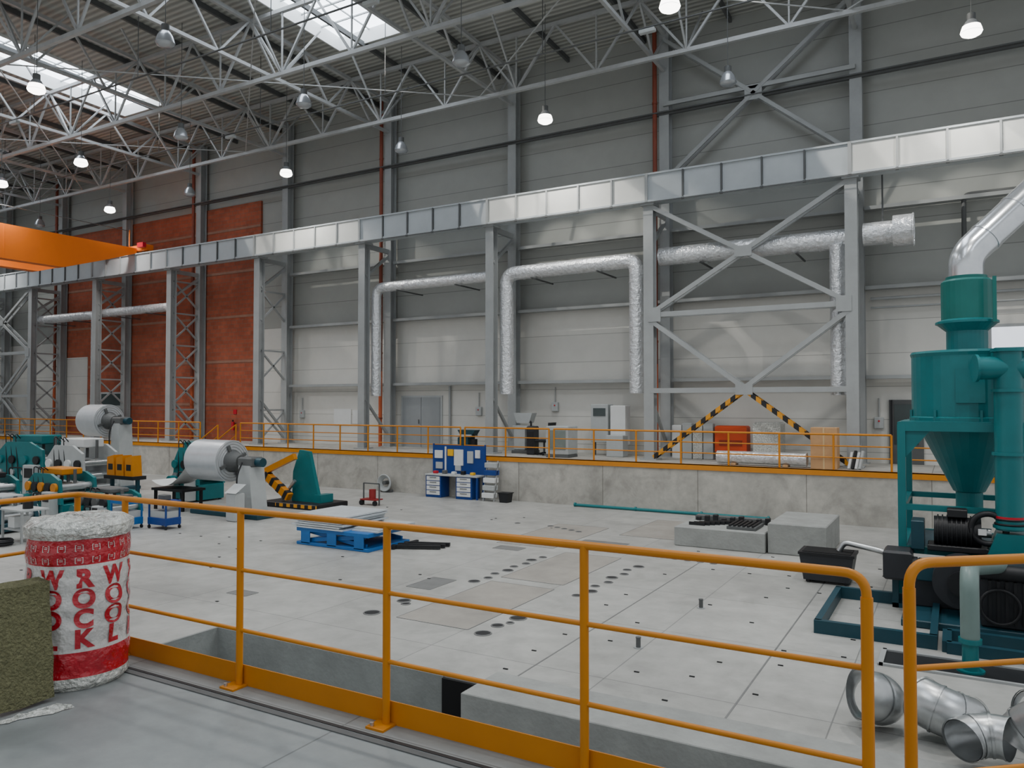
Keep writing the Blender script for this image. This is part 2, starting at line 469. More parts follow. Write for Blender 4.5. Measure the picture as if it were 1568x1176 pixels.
for i,xk in enumerate(XK):
    k=i-2
    b=B('crane_runway_column')
    b.hcol(xk,YT,ZP,GB-0.03,0.36,0.36,STEEL)
    b.box(xk-0.3,xk+0.3,YT-0.3,YT+0.3,ZP,ZP+0.04,STEEL)
    b.box(xk-0.25,xk+0.25,YT-0.3,YT+0.3,GB-0.12,GB-0.03,STEEL)
    b.beam((xk,YT+0.1,GB-0.15),(xk,YC,GB-0.15),0.14,0.2,STEEL)
    b.beam((xk,YT+0.1,GB-1.5),(xk,YC-0.1,GB-0.3),0.12,0.12,STEEL)
    b.beam((xk,YT+0.1,1.9),(xk,YC-0.1,ZP+0.5),0.1,0.1,STEEL)
    if k>=4:
        z=ZP+0.2
        while z<GB-2:
            ya,yb=(YT+0.1,YC-0.1)
            b.beam((xk,ya,z),(xk,yb,z+1.45),0.08,0.08,STEEL); b.beam((xk,yb,z),(xk,ya,z+1.45),0.08,0.08,STEEL)
            b.beam((xk,ya,z+1.45),(xk,yb,z+1.45),0.08,0.08,STEEL)
            z+=2.9 if k==4 else 1.7
    b.done()

def trestle(xa,xb,haz):
    b=B('trestle_bracing')
    cx=(xa+xb)/2
    for yy in (YT-0.15,YT+0.15):
        for (p,q) in (((xa,8.75),(xb,4.85)),((xb,8.75),(xa,4.85))):
            b.beam((p[0],yy,p[1]),(q[0],yy,q[1]),0.15,0.07,STEEL,up=(0,1,0))
        b.beam((xa,yy,4.85),(xb,yy,4.85),0.07,0.17,STEEL)
        b.beam((xa,yy,2.18),(xb,yy,2.18),0.07,0.17,STEEL)
        b.beam((xa,yy,4.7),(cx,yy,2.25),0.15,0.07,STEEL,up=(0,1,0)); b.beam((xb,yy,4.7),(cx,yy,2.25),0.15,0.07,STEEL,up=(0,1,0))
        mm=HAZ if haz else STEEL
        b.beam((cx-0.1,yy,2.1),(xa+0.15,yy,ZP+0.1),0.13,0.07,mm,up=(0,1,0)); b.beam((cx+0.1,yy,2.1),(xb-0.15,yy,ZP+0.1),0.13,0.07,mm,up=(0,1,0))
    for z in (6.8,2.2):
        b.box(cx-0.28,cx+0.28,YT-0.21,YT-0.19,z-0.18,z+0.18,STEEL)
    for xx,sg in ((xa,1),(xb,-1)):
        b.box(min(xx,xx+sg*0.45),max(xx,xx+sg*0.45),YT-0.21,YT-0.19,4.6,5.1,STEEL)
    for t in [i/8 for i in range(1,8)]:
        x=xa+(xb-xa)*t
        b.beam((x,YT-0.15,8.75-3.9*t),(x,YT+0.15,8.75-3.9*t),0.04,0.04,STEEL)
        b.beam((x,YT-0.15,4.85+3.9*t),(x,YT+0.15,4.85+3.9*t),0.04,0.04,STEEL)
    b.done()
trestle(XK[3],XK[2],True)
trestle(XK[10],XK[9],False)

# ------------------------------------------------------------------ overhead crane
oc=bpy.data.objects.new('overhead_crane',None); COL.objects.link(oc)
b=B('crane_bridge')
for xc in (-38.6,-40.9):
    w=0.55
    prof=[(25.7,9.85),(25.7,10.12),(-10,10.12),(-10,8.5),(21.8,8.5),(24.2,9.3)]
    b.prism([(xc-w/2,y,z) for y,z in prof],(w,0,0),CRANE)
    for yy in range(-8,22,3): b.box(xc+w/2,xc+w/2+0.012,yy,yy+0.04,8.5,10.12,CRANE)
b.bbox(-41.9,-37.6,25.75,26.2,9.97,10.3,CRANE,0.03)
for xx in (-41.4,-38.1): b.cyl((xx,25.9,10.08),(xx,26.1,10.08),0.14,STEELD)
b.box(-38.0,-37.5,25.5,25.7,10.1,10.35,RED)
b.beam((-38.2,25.2,10.12),(-38.2,25.2,11.0),0.04,0.04,CRANE)
b.beam((-38.2,-8,10.95),(-38.2,25.2,10.95),0.03,0.03,STEELD)
b.done(oc)
b=B('crane_hoist')
b.bbox(-40.4,-39.1,14,16,9.9,10.9,CRANE,0.05); b.cyl((-39.7,14.2,9.0),(-39.7,15.8,9.0),0.3,STEELD); b.cyl((-39.7,15,9.0),(-39.7,15,6.5),0.03,STEELD)
b.bbox(-40.0,-39.4,14.8,15.2,6.0,6.6,YEL,0.05); b.done(oc)

# ------------------------------------------------------------------ ducts
def ring_joints(b,p,q,r,step,mater):
    p=Vector(p);q=Vector(q);L=(q-p).length;n=int(L/step)
    for i in range(1,n+1):
        c=p+(q-p)*i/(n+1); d=(q-p).normalized()*0.02
        b.cyl(c-d,c+d,r*1.04,mater,n=16)
YD=26.42
def duct(path,r,rv=None,name='insulated_duct'):
    b=B(name); b.tube(fillet(path,0.45,6),r,FOIL,16)
    for i in range(len(path)-1): ring_joints(b,path[i],path[i+1],r,0.9,FOIL)
    for i in range(len(path)-1):
        p,q=Vector(path[i]),Vector(path[i+1])
        if abs(p.z-q.z)<0.1:
            n=max(1,int((q-p).length/2.2))
            for j in range(n):
                c=p+(q-p)*(j+0.5)/n
                b.beam((c.x,c.y-0.5,c.z-r-0.05),(c.x,YC,c.z-r-0.05),0.05,0.05,STEELD)
    b.done()
duct([(-22.2,YD,2.05),(-22.2,YD,6.85),(-16.15,YD,6.87)],0.22)
duct([(-15.5,YD,2.1),(-15.5,YD,6.9),(-10.0,YD,6.95),(-10.0,YD,2.1)],0.28)
duct([(-9.15,YD+0.1,7.0),(-2.85,YD+0.1,7.0)],0.33)
duct([(-3.2,YD,2.0),(-3.2,YD,6.8)],0.26)
duct([(-36.3,YD,0.3),(-36.3,YD,6.9),(-42.6,YD,6.9)],0.24)
duct([(-43.1,YD,0.3),(-43.1,YD,6.85),(-49,YD,6.85)],0.26)
b=B('duct_silencer')
b.cyl((-2.45,YD,7.05),(-1.3,YD,7.05),0.36,FOIL,n=24); b.cyl((-1.6,YD-0.1,7.05),(-1.05,YD-0.1,7.05),0.48,FOIL,n=28); b.torus((-1.05,YD-0.1,7.05),0.48,0.03,FOIL,'X')
b.beam((-1.9,YD,7.4),(-1.9,YD,8.9),0.05,0.05,STEELD)
b.done()
b=B('wall_conduit')
b.tube(fillet([(0.3,YW-0.3,ZP),(0.3,YW-0.3,8.3),(4.5,YW-0.3,8.3)],0.2),0.07,STEELD,8)
b.tube([(-2.4,YW-0.2,5.2),(12,YW-0.2,5.2)],0.05,STEEL,8)
b.tube([(-2.4,YW-0.2,4.9),(12,YW-0.2,4.9)],0.035,STEEL,8)
b.done()

# ------------------------------------------------------------------ far railing
def rail_run(b,p0,p1,n,top=1.05,mids=(0.37,0.71),rp=0.024,rt=0.022,rm=0.014,mater=ORANGE):
    p0=Vector(p0);p1=Vector(p1)
    b.cyl(p0+Vector((0,0,top)),p1+Vector((0,0,top)),rt,mater,n=10)
    for m_ in mids: b.cyl(p0+Vector((0,0,m_)),p1+Vector((0,0,m_)),rm,mater,n=8)
    for i in range(n+1):
        p=p0+(p1-p0)*i/n; b.cyl(p,p+Vector((0,0,top)),rp,mater,n=10)
b=B('platform_railing')
yr=24.47
segs=[(-60,-31.4,18),(-28.6,-16.4,8),(-16.2,-12.6,2),(-12.4,-1.6,7),(-1.4,8,6)]
for a,c,n in segs: rail_run(b,(a,yr,ZP+0.02),(c,yr,ZP+0.02),n,rp=0.032,rt=0.032,rm=0.02)
b.box(-60,9,24.36,24.398,ZP-0.15,ZP+0.03,ORANGE)
b.box(-60,9,24.36,24.50,ZP+0.002,ZP+0.03,ORANGE)
b.done()
b=B('platform_stair')
for i in range(8):
    z=ZP-(i+1)*(ZP-ZL)/9
    b.box(-28.9-0.28*(i+1),-28.9-0.28*i,23.3,24.34,z-0.04,z,STEELD)
for yy in (23.3,24.3):
    b.beam((-28.7,yy,ZP),(-31.3,yy,ZL+0.1),0.04,0.2,ORANGE)
    b.cyl((-28.7,yy,ZP+1),(-31.3,yy,ZL+1.05),0.03,ORANGE); b.cyl((-28.7,yy,ZP+0.5),(-31.3,yy,ZL+0.55),0.02,ORANGE)
    for t in (0,0.5,1):
        x=-28.7-2.6*t; z=ZP+(ZL+0.05-ZP)*t
        b.cyl((x,yy,z),(x,yy,z+1.02),0.03,ORANGE)
b.done()

# ------------------------------------------------------------------ near railing
b=B('near_railing')
YR=3.31; PX=[-0.31,-1.52,-2.70,-3.86,-5.03]
TOP=1.08
pts=fillet([(-0.31,YR,0.0),(-0.31,YR,TOP),(-5.6,YR,TOP),(-5.6,-3,TOP)],0.09,7)
b.tube(pts,0.0195,ORANGE,14)
b.cyl((-0.31,YR,0),(-0.31,YR,TOP-0.09),0.0235,ORANGE,n=16)
for z in (0.715,0.345):
    b.tube(fillet([(-0.31,YR,z),(-5.6,YR,z),(-5.6,-3,z)],0.08,6),0.0125,ORANGE,10)
for px in PX[1:]+[-5.6]:
    b.cyl((px,YR,0.0),(px,YR,TOP),0.0215,ORANGE,n=16)
for px in PX+[-5.6]:
    b.box(px-0.07,px+0.05,YR-0.09,YR+0.02,0.0,0.012,ORANGE)
    b.cyl((px-0.045,YR-0.065,0.012),(px-0.045,YR-0.065,0.03),0.012,GALV,n=6)
for py in (1.9,0.5,-1,-2.5): b.cyl((-5.6,py,0),(-5.6,py,TOP),0.0215,ORANGE,n=12)
b.box(-5.6,-0.3,YR+0.022,YR+0.03,0.0,0.125,ORANGE)
b.box(-5.63,-5.622,-3,YR,0.0,0.125,ORANGE)
b.done()
b=B('corner_railing')
TOP2=1.09
q0=Vector((-0.175,3.57,0)); dr=Vector((0.43,0.36,0)).normalized(); q1=q0+dr*3.0
b.tube(fillet([q0,q0+Vector((0,0,TOP2)),q1+Vector((0,0,TOP2)),q1],0.1,8),0.022,ORANGE,14)
b.cyl(q0,q0+Vector((0,0,TOP2-0.1)),0.0245,ORANGE,n=16)
b.cyl(q0+Vector((0,0,0.66)),q1+Vector((0,0,0.66)),0.0125,ORANGE,n=10)
b.cyl(q0+Vector((0,0,0.22)),q1+Vector((0,0,0.22)),0.0125,ORANGE,n=10)
b.cyl(q0+dr*1.5,q0+dr*1.5+Vector((0,0,TOP2)),0.022,ORANGE,n=12)
b.done()

# ------------------------------------------------------------------ insulation roll with print
DC=Vector((-4.88,2.90,0)); DR=0.292
e=bpy.data.objects.new('insulation_roll',None); COL.objects.link(e)
b=B('roll_wrap')
def bandprof(z0,z1,n): return [(DR*(1+0.012*math.sin(z*40)),z) for z in [z0+(z1-z0)*i/n for i in range(n+1)]]
b.lathe(DC,[(DR*0.93,0.001),(DR,0.03)],FILM,64,wob=0.03)
b.lathe(DC,bandprof(0.03,0.08,2),FILM,64,wob=0.03)
b.lathe(DC,bandprof(0.08,0.235,6),WRAPR,64,wob=0.03)
b.lathe(DC,bandprof(0.235,0.76,20),WRAPW,64,wob=0.03)
b.lathe(DC,bandprof(0.76,0.915,6),WRAPR,64,wob=0.03)
b.lathe(DC,[(DR,0.915),(DR*1.02,0.94),(DR*1.0,0.975),(DR*0.85,1.0),(DR*0.5,1.015),(0.001,1.0)],FILM,48,wob=0.08)
b.done(e)
b=B('loose_film')
vs=[];n=26
prof=((1.0,.91),(1.05,.94),(1.04,.98),(0.9,1.005),(0.6,1.015),(0.3,1.01),(0.02,1.01))
for (rr,zz) in prof:
    for i in range(n):
        t=2*math.pi*i/n+0.3; r=DR*(rr+0.04*random.random()*(rr>.1)); z=zz+0.024*random.random()
        vs.append(DC+Vector((r*math.cos(t),r*math.sin(t),z)))
b.add(vs,[(j*n+i,j*n+(i+1)%n,(j+1)*n+(i+1)%n,(j+1)*n+i) for j in range(len(prof)-1) for i in range(n)],FILM,False)
b.done(e)
def wraptext(body,size,thc,zc,material,bold=0.05,sx=1.0,name='letter'):
    cu=bpy.data.curves.new(name,'FONT'); cu.body=body; cu.size=size; cu.align_x='CENTER'; cu.align_y='CENTER'; cu.offset=size*bold
    o=bpy.data.objects.new(name,cu); COL.objects.link(o)
    dg=bpy.context.evaluated_depsgraph_get(); me=bpy.data.meshes.new_from_object(o.evaluated_get(dg))
    bpy.data.objects.remove(o)
    for v in me.vertices:
        x,y=v.co.x*sx, v.co.y
        t=thc+x/DR
        z=zc+y
        R=DR*(1+0.012*math.sin(z*40))*(1+0.03*noise.noise(Vector((math.cos(t)*2, math.sin(t)*2, z*5))))+0.004
        v.co=Vector((DC.x+R*math.cos(t),DC.y+R*math.sin(t),z))
    me.materials.clear(); me.materials.append(material)
    o=bpy.data.objects.new(name,me); COL.objects.link(o); o.parent=e
th0=math.atan2(-DC.y,-DC.x)
for (word,off) in (('ROCK',-1.16),('WOOL',-0.52),('ROCK',0.10),('WOOL',0.72),('ROCK',1.36),('WOOL',2.1)):
    for i,ch in enumerate(word):
        wraptext(ch,0.15,th0+off,0.675-0.122*i,LETTER,0.05,1.0 if ch!='W' else 0.84)
for k in range(11):
    for z in (0.80,0.875):
        wraptext('[=]',0.042,th0-1.6+k*0.32,z-0.006,WRAPW,0.0)

# mineral wool board leaning
b=B('mineral_wool_board')
def nzv(p): return Vector(p)+Vector((noise.noise(Vector(p)*9),noise.noise(Vector(p)*9+Vector((7,0,0))),noise.noise(Vector(p)*9+Vector((0,9,0)))))*0.012
P0=Vector((-4.60,2.60,0.02)); U=Vector((-0.05,-1.0,0)); V=Vector((-0.13,0.03,0.66)); W=Vector((-0.09,0,0.02))
def grid(o,u,v,n1,n2):
    vs=[nzv(o+u*i/n1+v*j/n2) for j in range(n2+1) for i in range(n1+1)]
    b.add(vs,[(j*(n1+1)+i,j*(n1+1)+i+1,(j+1)*(n1+1)+i+1,(j+1)*(n1+1)+i) for j in range(n2) for i in range(n1)],WOOL,True)
grid(P0,U,V,16,12); grid(P0+W,U,V,16,12); grid(P0,W,V,3,12); grid(P0+U,W,V,3,12); grid(P0+V,U,W,16,3); grid(P0,U,W,16,3)
b.done()
b=B('plastic_scrap')
vs=[];n=9
for j in range(4):
    for i in range(n):
        vs.append((-4.60+0.018*i+random.uniform(-.02,.02)-0.03*j+0.06,2.2+0.05*i+random.uniform(-.02,.02)-0.03*j,0.004+random.uniform(0,0.035)*(j in(1,2))))
b.add(vs,[(j*n+i,j*n+i+1,(j+1)*n+i+1,(j+1)*n+i) for j in range(3) for i in range(n-1)],FILM,False)
b.done()

# ------------------------------------------------------------------ dust collector
e=bpy.data.objects.new('dust_collector',None); COL.objects.link(e)
C=Vector((0.2,16.6,0))
b=B('hopper_body')
b.lathe(C,[(0,2.72),(0.33,2.72),(0.40,2.70),(0.93,2.70),(0.95,2.66),(0.93,2.6),(0.93,1.5),(0.97,1.48),(0.97,1.42),(0.90,1.40)],TEAL,40,False)
b.lathe(C,[(0.88,1.40),(0.26,0.12),(0.22,0.1),(0.22,-0.2),(0.3,-0.2),(0.3,-0.26),(0.0,-0.26)],TEAL,32,False)
b.lathe(C,[(0.34,2.7),(0.34,3.08),(0.50,3.22),(0.52,3.22),(0.52,3.26),(0.42,3.3)],TEAL,28,False)
b.lathe(C,[(0.42,3.3),(0.42,4.0),(0.38,4.04),(0,4.04)],TEALG,28,False)
b.box(C.x+0.4,C.x+0.46,C.y-0.45,C.y-0.35,3.2,4.02,TEALG)
b.box(C.x-0.2,C.x+0.25,C.y-0.96,C.y-0.91,1.75,2.35,TEAL)
for a in range(8):
    t=a*math.pi/4+0.2; b.beam((C.x+0.95*math.cos(t),C.y+0.95*math.sin(t),1.36),(C.x+0.95*math.cos(t),C.y+0.95*math.sin(t),1.62),0.04,0.04,TEAL)
b.done(e)
b=B('support_frame')
x0,x1,y0,y1=-0.85,1.3,15.45,17.7
for xx in (x0,x1):
    for yy in (y0,y1):
        b.beam((xx,yy,ZL),(xx,yy,1.36),0.13,0.13,TEAL); b.box(xx-0.13,xx+0.13,yy-0.13,yy+0.13,ZL,ZL+0.03,TEAL)
for z,h in ((1.33,0.16),(-0.1,0.1),(-0.85,0.12),(-1.65,0.1)):
    for yy in (y0,y1): b.beam((x0-0.06,yy,z),(x1+0.06,yy,z),0.12,h,TEAL)
    for xx in (x0,x1): b.beam((xx,y0,z),(xx,y1,z),0.12,h,TEAL)
b.box(x0,x1,y0,y1,1.38,1.42,TEAL)
for xx,sg in ((x0,1),(x1,-1)):
    b.prism([(xx,y0-0.01,1.25),(xx+sg*0.45,y0-0.01,1.25),(xx,y0-0.01,0.7)],(0,0.04,0),TEAL)
b.box(x0+0.05,x1,y0+0.05,y1,-0.84,-0.8,TEALD)
b.box(x0-0.15,x1+0.8,y0-0.4,y1,ZL,ZL+0.08,TEALD)
b.done(e)
b=B('side_pipe')
px,py=0.76,15.15
b.cyl((px,py,-0.35),(px,py,2.62),0.21,TEAL,n=24)
for z in (2.62,1.95,0.9,-0.3): b.cyl((px,py,z-0.02),(px,py,z+0.03),0.25,TEAL,n=24)
b.cyl((px-0.45,py-0.15,2.33),(px+0.2,py+0.05,2.33),0.19,TEAL,n=24)
b.cyl((px-0.48,py-0.16,2.33),(px-0.44,py-0.15,2.33),0.23,TEAL,n=24)
b.beam((px-0.2,py+0.25,2.45),(px+0.35,py+0.3,2.45),0.5,0.45,TEAL)
b.prism([(px-0.2,py-0.2,-0.4),(px+0.25,py-0.2,-0.4),(px+0.45,py-0.2,-0.95),(px-0.4,py-0.2,-0.95)],(0,0.5,0),TEAL)
for z in (-0.25,-0.17): b.torus((px,py,z),0.215,0.018,BLACK,'Z')
b.cyl((px,py,-0.16),(px,py,-0.12),0.225,RED,n=24)
b.done(e)
b=B('motor')
b.cyl((-0.35,15.3,-0.45),(0.35,15.3,-0.45),0.24,BLACK,n=20)
for i in range(8): b.cyl((-0.3+0.07*i,15.3,-0.45),(-0.28+0.07*i,15.3,-0.45),0.27,BLACK,n=20)
b.cyl((0.35,15.3,-0.45),(0.5,15.3,-0.45),0.08,GALV,n=12)
b.cb(0.0,15.25,-0.2,0.3,0.3,0.14,BLACK); b.cb(-0.6,15.4,-0.8,0.2,0.5,0.5,TEALD)
b.torus((0.45,15.1,-0.35),0.25,0.05,BLACK,'Y')
b.cb(0.0,15.3,-0.78,0.9,0.5,0.1,BLACK)
b.box(0.3,0.42,15.0,15.02,-0.45,-0.35,WHITE)
b.done(e)
b=B('blower')
b.cyl((0.05,14.35,-1.15),(0.05,14.75,-1.15),0.42,DB,n=28); b.cyl((0.05,14.27,-1.15),(0.05,14.35,-1.15),0.2,BLACK,n=24)
b.cb(0.9,14.4,ZL+0.1,1.2,0.9,0.95,DB,0.05); b.cb(0.4,14.4,ZL,2.4,1.1,0.12,TEALD)
for i in range(9): b.box(0.4+0.11*i,0.44+0.11*i,13.9,13.95,ZL+0.2,ZL+0.85,BLACK)
b.cyl((0.3,13.95,-0.85),(1.6,13.95,-0.85),0.12,BLACK,n=16)
b.torus((0.55,13.85,-1.35),0.26,0.025,BLACK,'Y'); b.torus((1.2,13.8,-1.4),0.22,0.025,BLACK,'Y')
b.cb(-0.9,15.1,-1.3,0.45,0.6,0.5,DB,0.04); b.cyl((-1.1,15.0,-1.1),(-0.6,15.0,-1.1),0.2,BLACK,n=18)
b.beam((-0.95,15.1,ZL),(-0.95,15.1,-1.3),0.1,0.1,TEALD)
b.cb(-0.35,15.0,-1.25,0.5,0.5,0.3,TEALD); b.cb(-0.3,15.1,-1.7,0.8,0.5,0.45,DB)
b.done(e)
b=B('exhaust_duct')
GALV2=mat('polished_duct',(214,218,222),0.22,0.8,3,0.08)
b.tube(fillet([(0.2,16.6,4.04),(0.2,16.6,4.5),(1.1,17.1,5.45),(3.4,18.3,7.9)],0.5,7),0.29,GALV2,24)
b.cyl((0.2,16.6,4.02),(0.2,16.6,4.1),0.34,TEALG,n=24)
for t in (0.35,0.9,1.7):
    p=Vector((0.2,16.6,4.5)).lerp(Vector((1.1,17.1,5.45)),t); d=Vector((0.9,0.5,0.95)).normalized()*0.02
    b.cyl(p-d,p+d,0.305,GALV2,n=24)
b.done(e)
b=B('return_pipe')
b.tube(fillet([(0.55,14.0,-0.75),(0.14,12.3,-0.5),(0.13,11.97,-0.62),(0.13,11.97,-1.4)],0.2,6),0.115,mat('grey_green_hose',(112,132,128),0.4,0,3,0.08),18)
b.cyl((0.13,11.97,-1.42),(0.13,11.97,ZL),0.10,TEAL,n=18); b.cyl((0.13,11.97,-1.44),(0.13,11.97,-1.38),0.14,TEAL,n=18); b.cyl((0.13,11.97,ZL),(0.13,11.97,ZL+0.03),0.17,TEAL,n=18)
b.done(e)

b=B('steel_floor_frame')
x0,x1,y0,y1=-1.9,-0.32,12.8,15.3
for yy in (y0,y1): b.beam((x0-0.05,yy,ZL+0.1),(x1+0.05,yy,ZL+0.1),0.1,0.2,TEALD)
for xx in (x0,x1): b.beam((xx,y0,ZL+0.1),(xx,y1,ZL+0.1),0.1,0.2,TEALD)
b.done()
b=B('steel_floor_frame')
b.beam((-0.15,13.4,ZL+0.08),(2.6,13.4,ZL+0.08),0.12,0.16,TEALD); b.beam((-0.15,12.7,ZL+0.08),(2.6,12.7,ZL+0.08),0.12,0.16,TEALD)
b.beam((-0.15,12.7,ZL+0.08),(-0.15,13.4,ZL+0.08),0.12,0.16,TEALD)
b.done()
b=B('floor_pit_grating')
b.box(-0.9,3.0,11.7,12.35,ZL+0.001,ZL+0.006,BLACK)
for yy in (11.66,12.36): b.box(-0.95,3.0,yy-0.03,yy+0.03,ZL,ZL+0.03,STEEL)
b.box(-0.97,-0.9,11.63,12.39,ZL,ZL+0.03,STEEL)
b.done()
b=B('coolant_tank')
tx,ty=-2.25,16.6
b.prism([(tx-0.42,ty-0.35,ZL+0.06),(tx+0.42,ty-0.35,ZL+0.06),(tx+0.5,ty-0.35,ZL+0.55),(tx-0.5,ty-0.35,ZL+0.55)],(0,0.7,0),DB)
b.box(tx-0.52,tx+0.52,ty-0.37,ty+0.37,ZL+0.55,ZL+0.6,BLACK); b.box(tx-0.45,tx+0.45,ty-0.3,ty+0.3,ZL+0.6,ZL+0.61,DARK)
for sx in (-0.35,0.35): b.cyl((tx+sx,ty-0.3,ZL+0.035),(tx+sx,ty+0.3,ZL+0.035),0.035,BLACK)
b.tube(fillet([(tx+0.2,ty,ZL+0.62),(tx+0.3,ty,ZL+0.8),(tx+1.1,ty-0.3,ZL+0.72),(tx+1.3,ty-0.9,ZL+0.6)],0.2),0.055,GALV,12)
b.done()

def elbow(cx,cy,cz,r,R,a0,a1,tilt,rz,name='duct_elbow'):
    b=B(name); pts=[]; n=9
    for i in range(n+1):
        a=math.radians(a0+(a1-a0)*i/n); pts.append(Vector((R*math.cos(a)-R,0,R*math.sin(a))))
    M=Matrix.Translation((cx,cy,cz))@Matrix.Rotation(math.radians(rz),4,'Z')@Matrix.Rotation(math.radians(tilt),4,'X')
    pts=[M@p for p in pts]
    b.tube(pts,r,GALV,28,False)
    b.tube(pts,r*0.97,GALV,28,False)
    for i in (0,3,6,9):
        d=(pts[min(i+1,n)]-pts[max(i-1,0)]).normalized()*0.012
        b.tube([pts[i]-d,pts[i]+d],r*1.04,GALV,28,False)
    b.done()
elbow(-0.78,9.5,ZL+0.27,0.26,0.33,-10,80,62,20)
elbow(0.0,9.4,ZL+0.26,0.25,0.33,-20,70,70,-60)
elbow(0.50,8.95,ZL+0.26,0.25,0.35,0,90,30,120)
elbow(0.02,8.7,ZL+0.30,0.2,0.3,0,85,80,150)
elbow(0.75,9.9,ZL+0.28,0.27,0.33,0,85,75,30)

# ------------------------------------------------------------------ floor fixtures
b=B('floor_anchor_holes')
def hole(x,y,r=0.1):
    b.cyl((x,y,ZL+0.001),(x,y,ZL+0.006),r,BLACK,n=20)
    b.torus((x,y,ZL+0.004),r,0.012,PLATED,'Z',n=20,k=6)
for x,y,r in ((-8.64,10.2,.14),(-8.66,11.1,.12),(-8.5,10.95,.08),(-6.38,10.15,.13),(-6.40,10.62,.1),(-6.32,11.15,.14),(-6.30,10.85,.06)):
    hole(x,y,r)
for i in range(8):
    hole(-8.38+(i%2)*0.08,13.0+0.4*i,.085+0.03*(i%3==0)); hole(-6.12+(i%2)*0.1,13.0+0.42*i,.085+0.03*(i%3==1))
for i in range(5): hole(-10.2+0.28*i,19.9-0.12*i,.08); hole(-5.9+0.3*i,17.2-0.03*i,.07)
for (x,y) in ((-7.6,17.3),(-7.3,17.25),(-11.3,19.9)): hole(x,y,.08)
for i in range(12):
    for j in range(6):
        x=-5.3+0.78*j+random.uniform(-.12,.12); y=8.9+0.95*i+random.uniform(-.15,.15)
        if x>-1.2 and y>11: continue
        if random.random()<0.6: b.box(x-0.035,x+0.035,y-0.012,y+0.012,ZL,ZL+0.012,BLACK)
for i in range(30):
    x=random.uniform(-19,-9); y=random.uniform(9,21); b.box(x-0.03,x+0.03,y-0.02,y+0.02,ZL,ZL+0.01,BLACK)
b.done()
b=B('floor_cover_plates')
for (x0,x1,y0,y1,m_) in ((-8.1,-6.7,10.2,13.2,PLATE),(-8.1,-6.7,13.6,16.6,PLATE),(-10.2,-8.6,16.9,20.4,PLATE),(-7.9,-5.6,19.5,22.6,PLATE),
    (-9.3,-8.75,12.0,12.9,PLATED),(-11.9,-11.4,9.9,10.2,PLATED),(-8.4,-7.2,18.0,18.4,PLATED),(-9.9,-9.2,16.2,16.6,PLATED)):
    b.box(x0,x1,y0,y1,ZL,ZL+0.004,m_)
    for (a,c,d,f) in ((x0-.015,x0,y0,y1),(x1,x1+.015,y0,y1),(x0,x1,y0-.015,y0),(x0,x1,y1,y1+.015)): b.box(a,c,d,f,ZL,ZL+0.006,PLATED)
for x in (-5.0,-2.3): b.box(x-0.012,x+0.012,8.8,17.5,ZL,ZL+0.003,PLATED)
b.done()
for (x,y) in ((-4.05,10.7),(-3.88,13.3)):
    b=B('floor_pipe_stub'); b.cyl((x,y,ZL),(x,y,ZL+0.14),0.035,STEELD,n=14); b.cyl((x,y,ZL+0.14),(x,y,ZL+0.16),0.04,STEELD,n=14); b.cyl((x,y,ZL),(x,y,ZL+0.01),0.07,STEEL,n=14); b.done()
b=B('teal_floor_pipe'); b.tube([(-11.4,24.1,ZL+0.06),(-4.9,24.1,ZL+0.06)],0.05,TEAL,12)
for x in (-11.4,-9.2,-7,-4.95): b.cyl((x-0.03,24.1,ZL+0.07),(x+0.03,24.1,ZL+0.07),0.07,TEAL,n=12)
b.done()

b=B('concrete_machine_base')
b.bbox(-6.15,-3.95,18.8,20.5,ZL,ZL+0.48,CONCB,0.02)
b.bbox(-3.9,-2.6,18.9,21.2,ZL,ZL+0.72,CONCB,0.02)
for i in range(7):
    b.box(-5.9+0.1*i,-5.5+0.1*i,19.2+0.1*i,19.25+0.1*i,ZL+0.48,ZL+0.56,BLACK)
b.box(-6.0,-4.2,20.1,20.4,ZL+0.48,ZL+0.6,STEELD)
for i in range(9): b.cb(-5.9+0.22*i,20.1,ZL+0.48,0.12,0.12,0.1+0.04*(i%3),BLACK)
b.bbox(-4.9,-4.2,19.0,19.9,ZL+0.48,ZL+0.56,STEELD,0.01)
for i in range(6): b.box(-4.85+0.11*i,-4.8+0.11*i,19.0,19.9,ZL+0.56,ZL+0.6,BLACK)
b.done()

b=B('scissor_lift_table')
X0,X1,Y0,Y1=-14.5,-12.15,14.2,15.8
b.bbox(X0,X1,Y0,Y1,ZL+0.0,ZL+0.08,LBLUE,0.01)
b.bbox(X0,X1,Y0,Y1,ZL+0.34,ZL+0.44,LBLUE,0.01)
for yy in (Y0+0.12,Y1-0.12):
    b.beam((X0+0.2,yy,ZL+0.1),(X1-0.2,yy,ZL+0.34),0.06,0.1,LBLUE); b.beam((X1-0.2,yy+0.06,ZL+0.1),(X0+0.2,yy+0.06,ZL+0.34),0.06,0.1,LBLUE)
for xx in (X0+0.3,(X0+X1)/2,X1-0.3): b.beam((xx,Y0,ZL+0.2),(xx,Y0+0.02,ZL+0.2),0.3,0.3,LBLUE)
b.cyl(((X0+X1)/2,Y0+0.1,ZL+0.2),((X0+X1)/2,Y1-0.1,ZL+0.2),0.05,BLACK)
b.done()
b=B('sheet_metal_stack')
for i in range(7):
    dx=random.uniform(-.08,.08)
    b.box(X0-0.1+dx,X0+1.5+dx,Y0-0.05+0.02*i,Y1+0.1,ZL+0.441+0.05*i,ZL+0.475+0.05*i,SHEET)
    if i<6:
        for yy in (Y0+0.3,Y1-0.2): b.box(X0,X0+1.4,yy,yy+0.06,ZL+0.475+0.05*i,ZL+0.491+0.05*i,STEELD)
for i in range(2): b.box(X0+1.65,X1+0.1,Y0+0.2+0.1*i,Y1+0.1,ZL+0.441+0.04*i,ZL+0.475+0.04*i,SHEET)
b.done()
b=B('black_fork_bars')
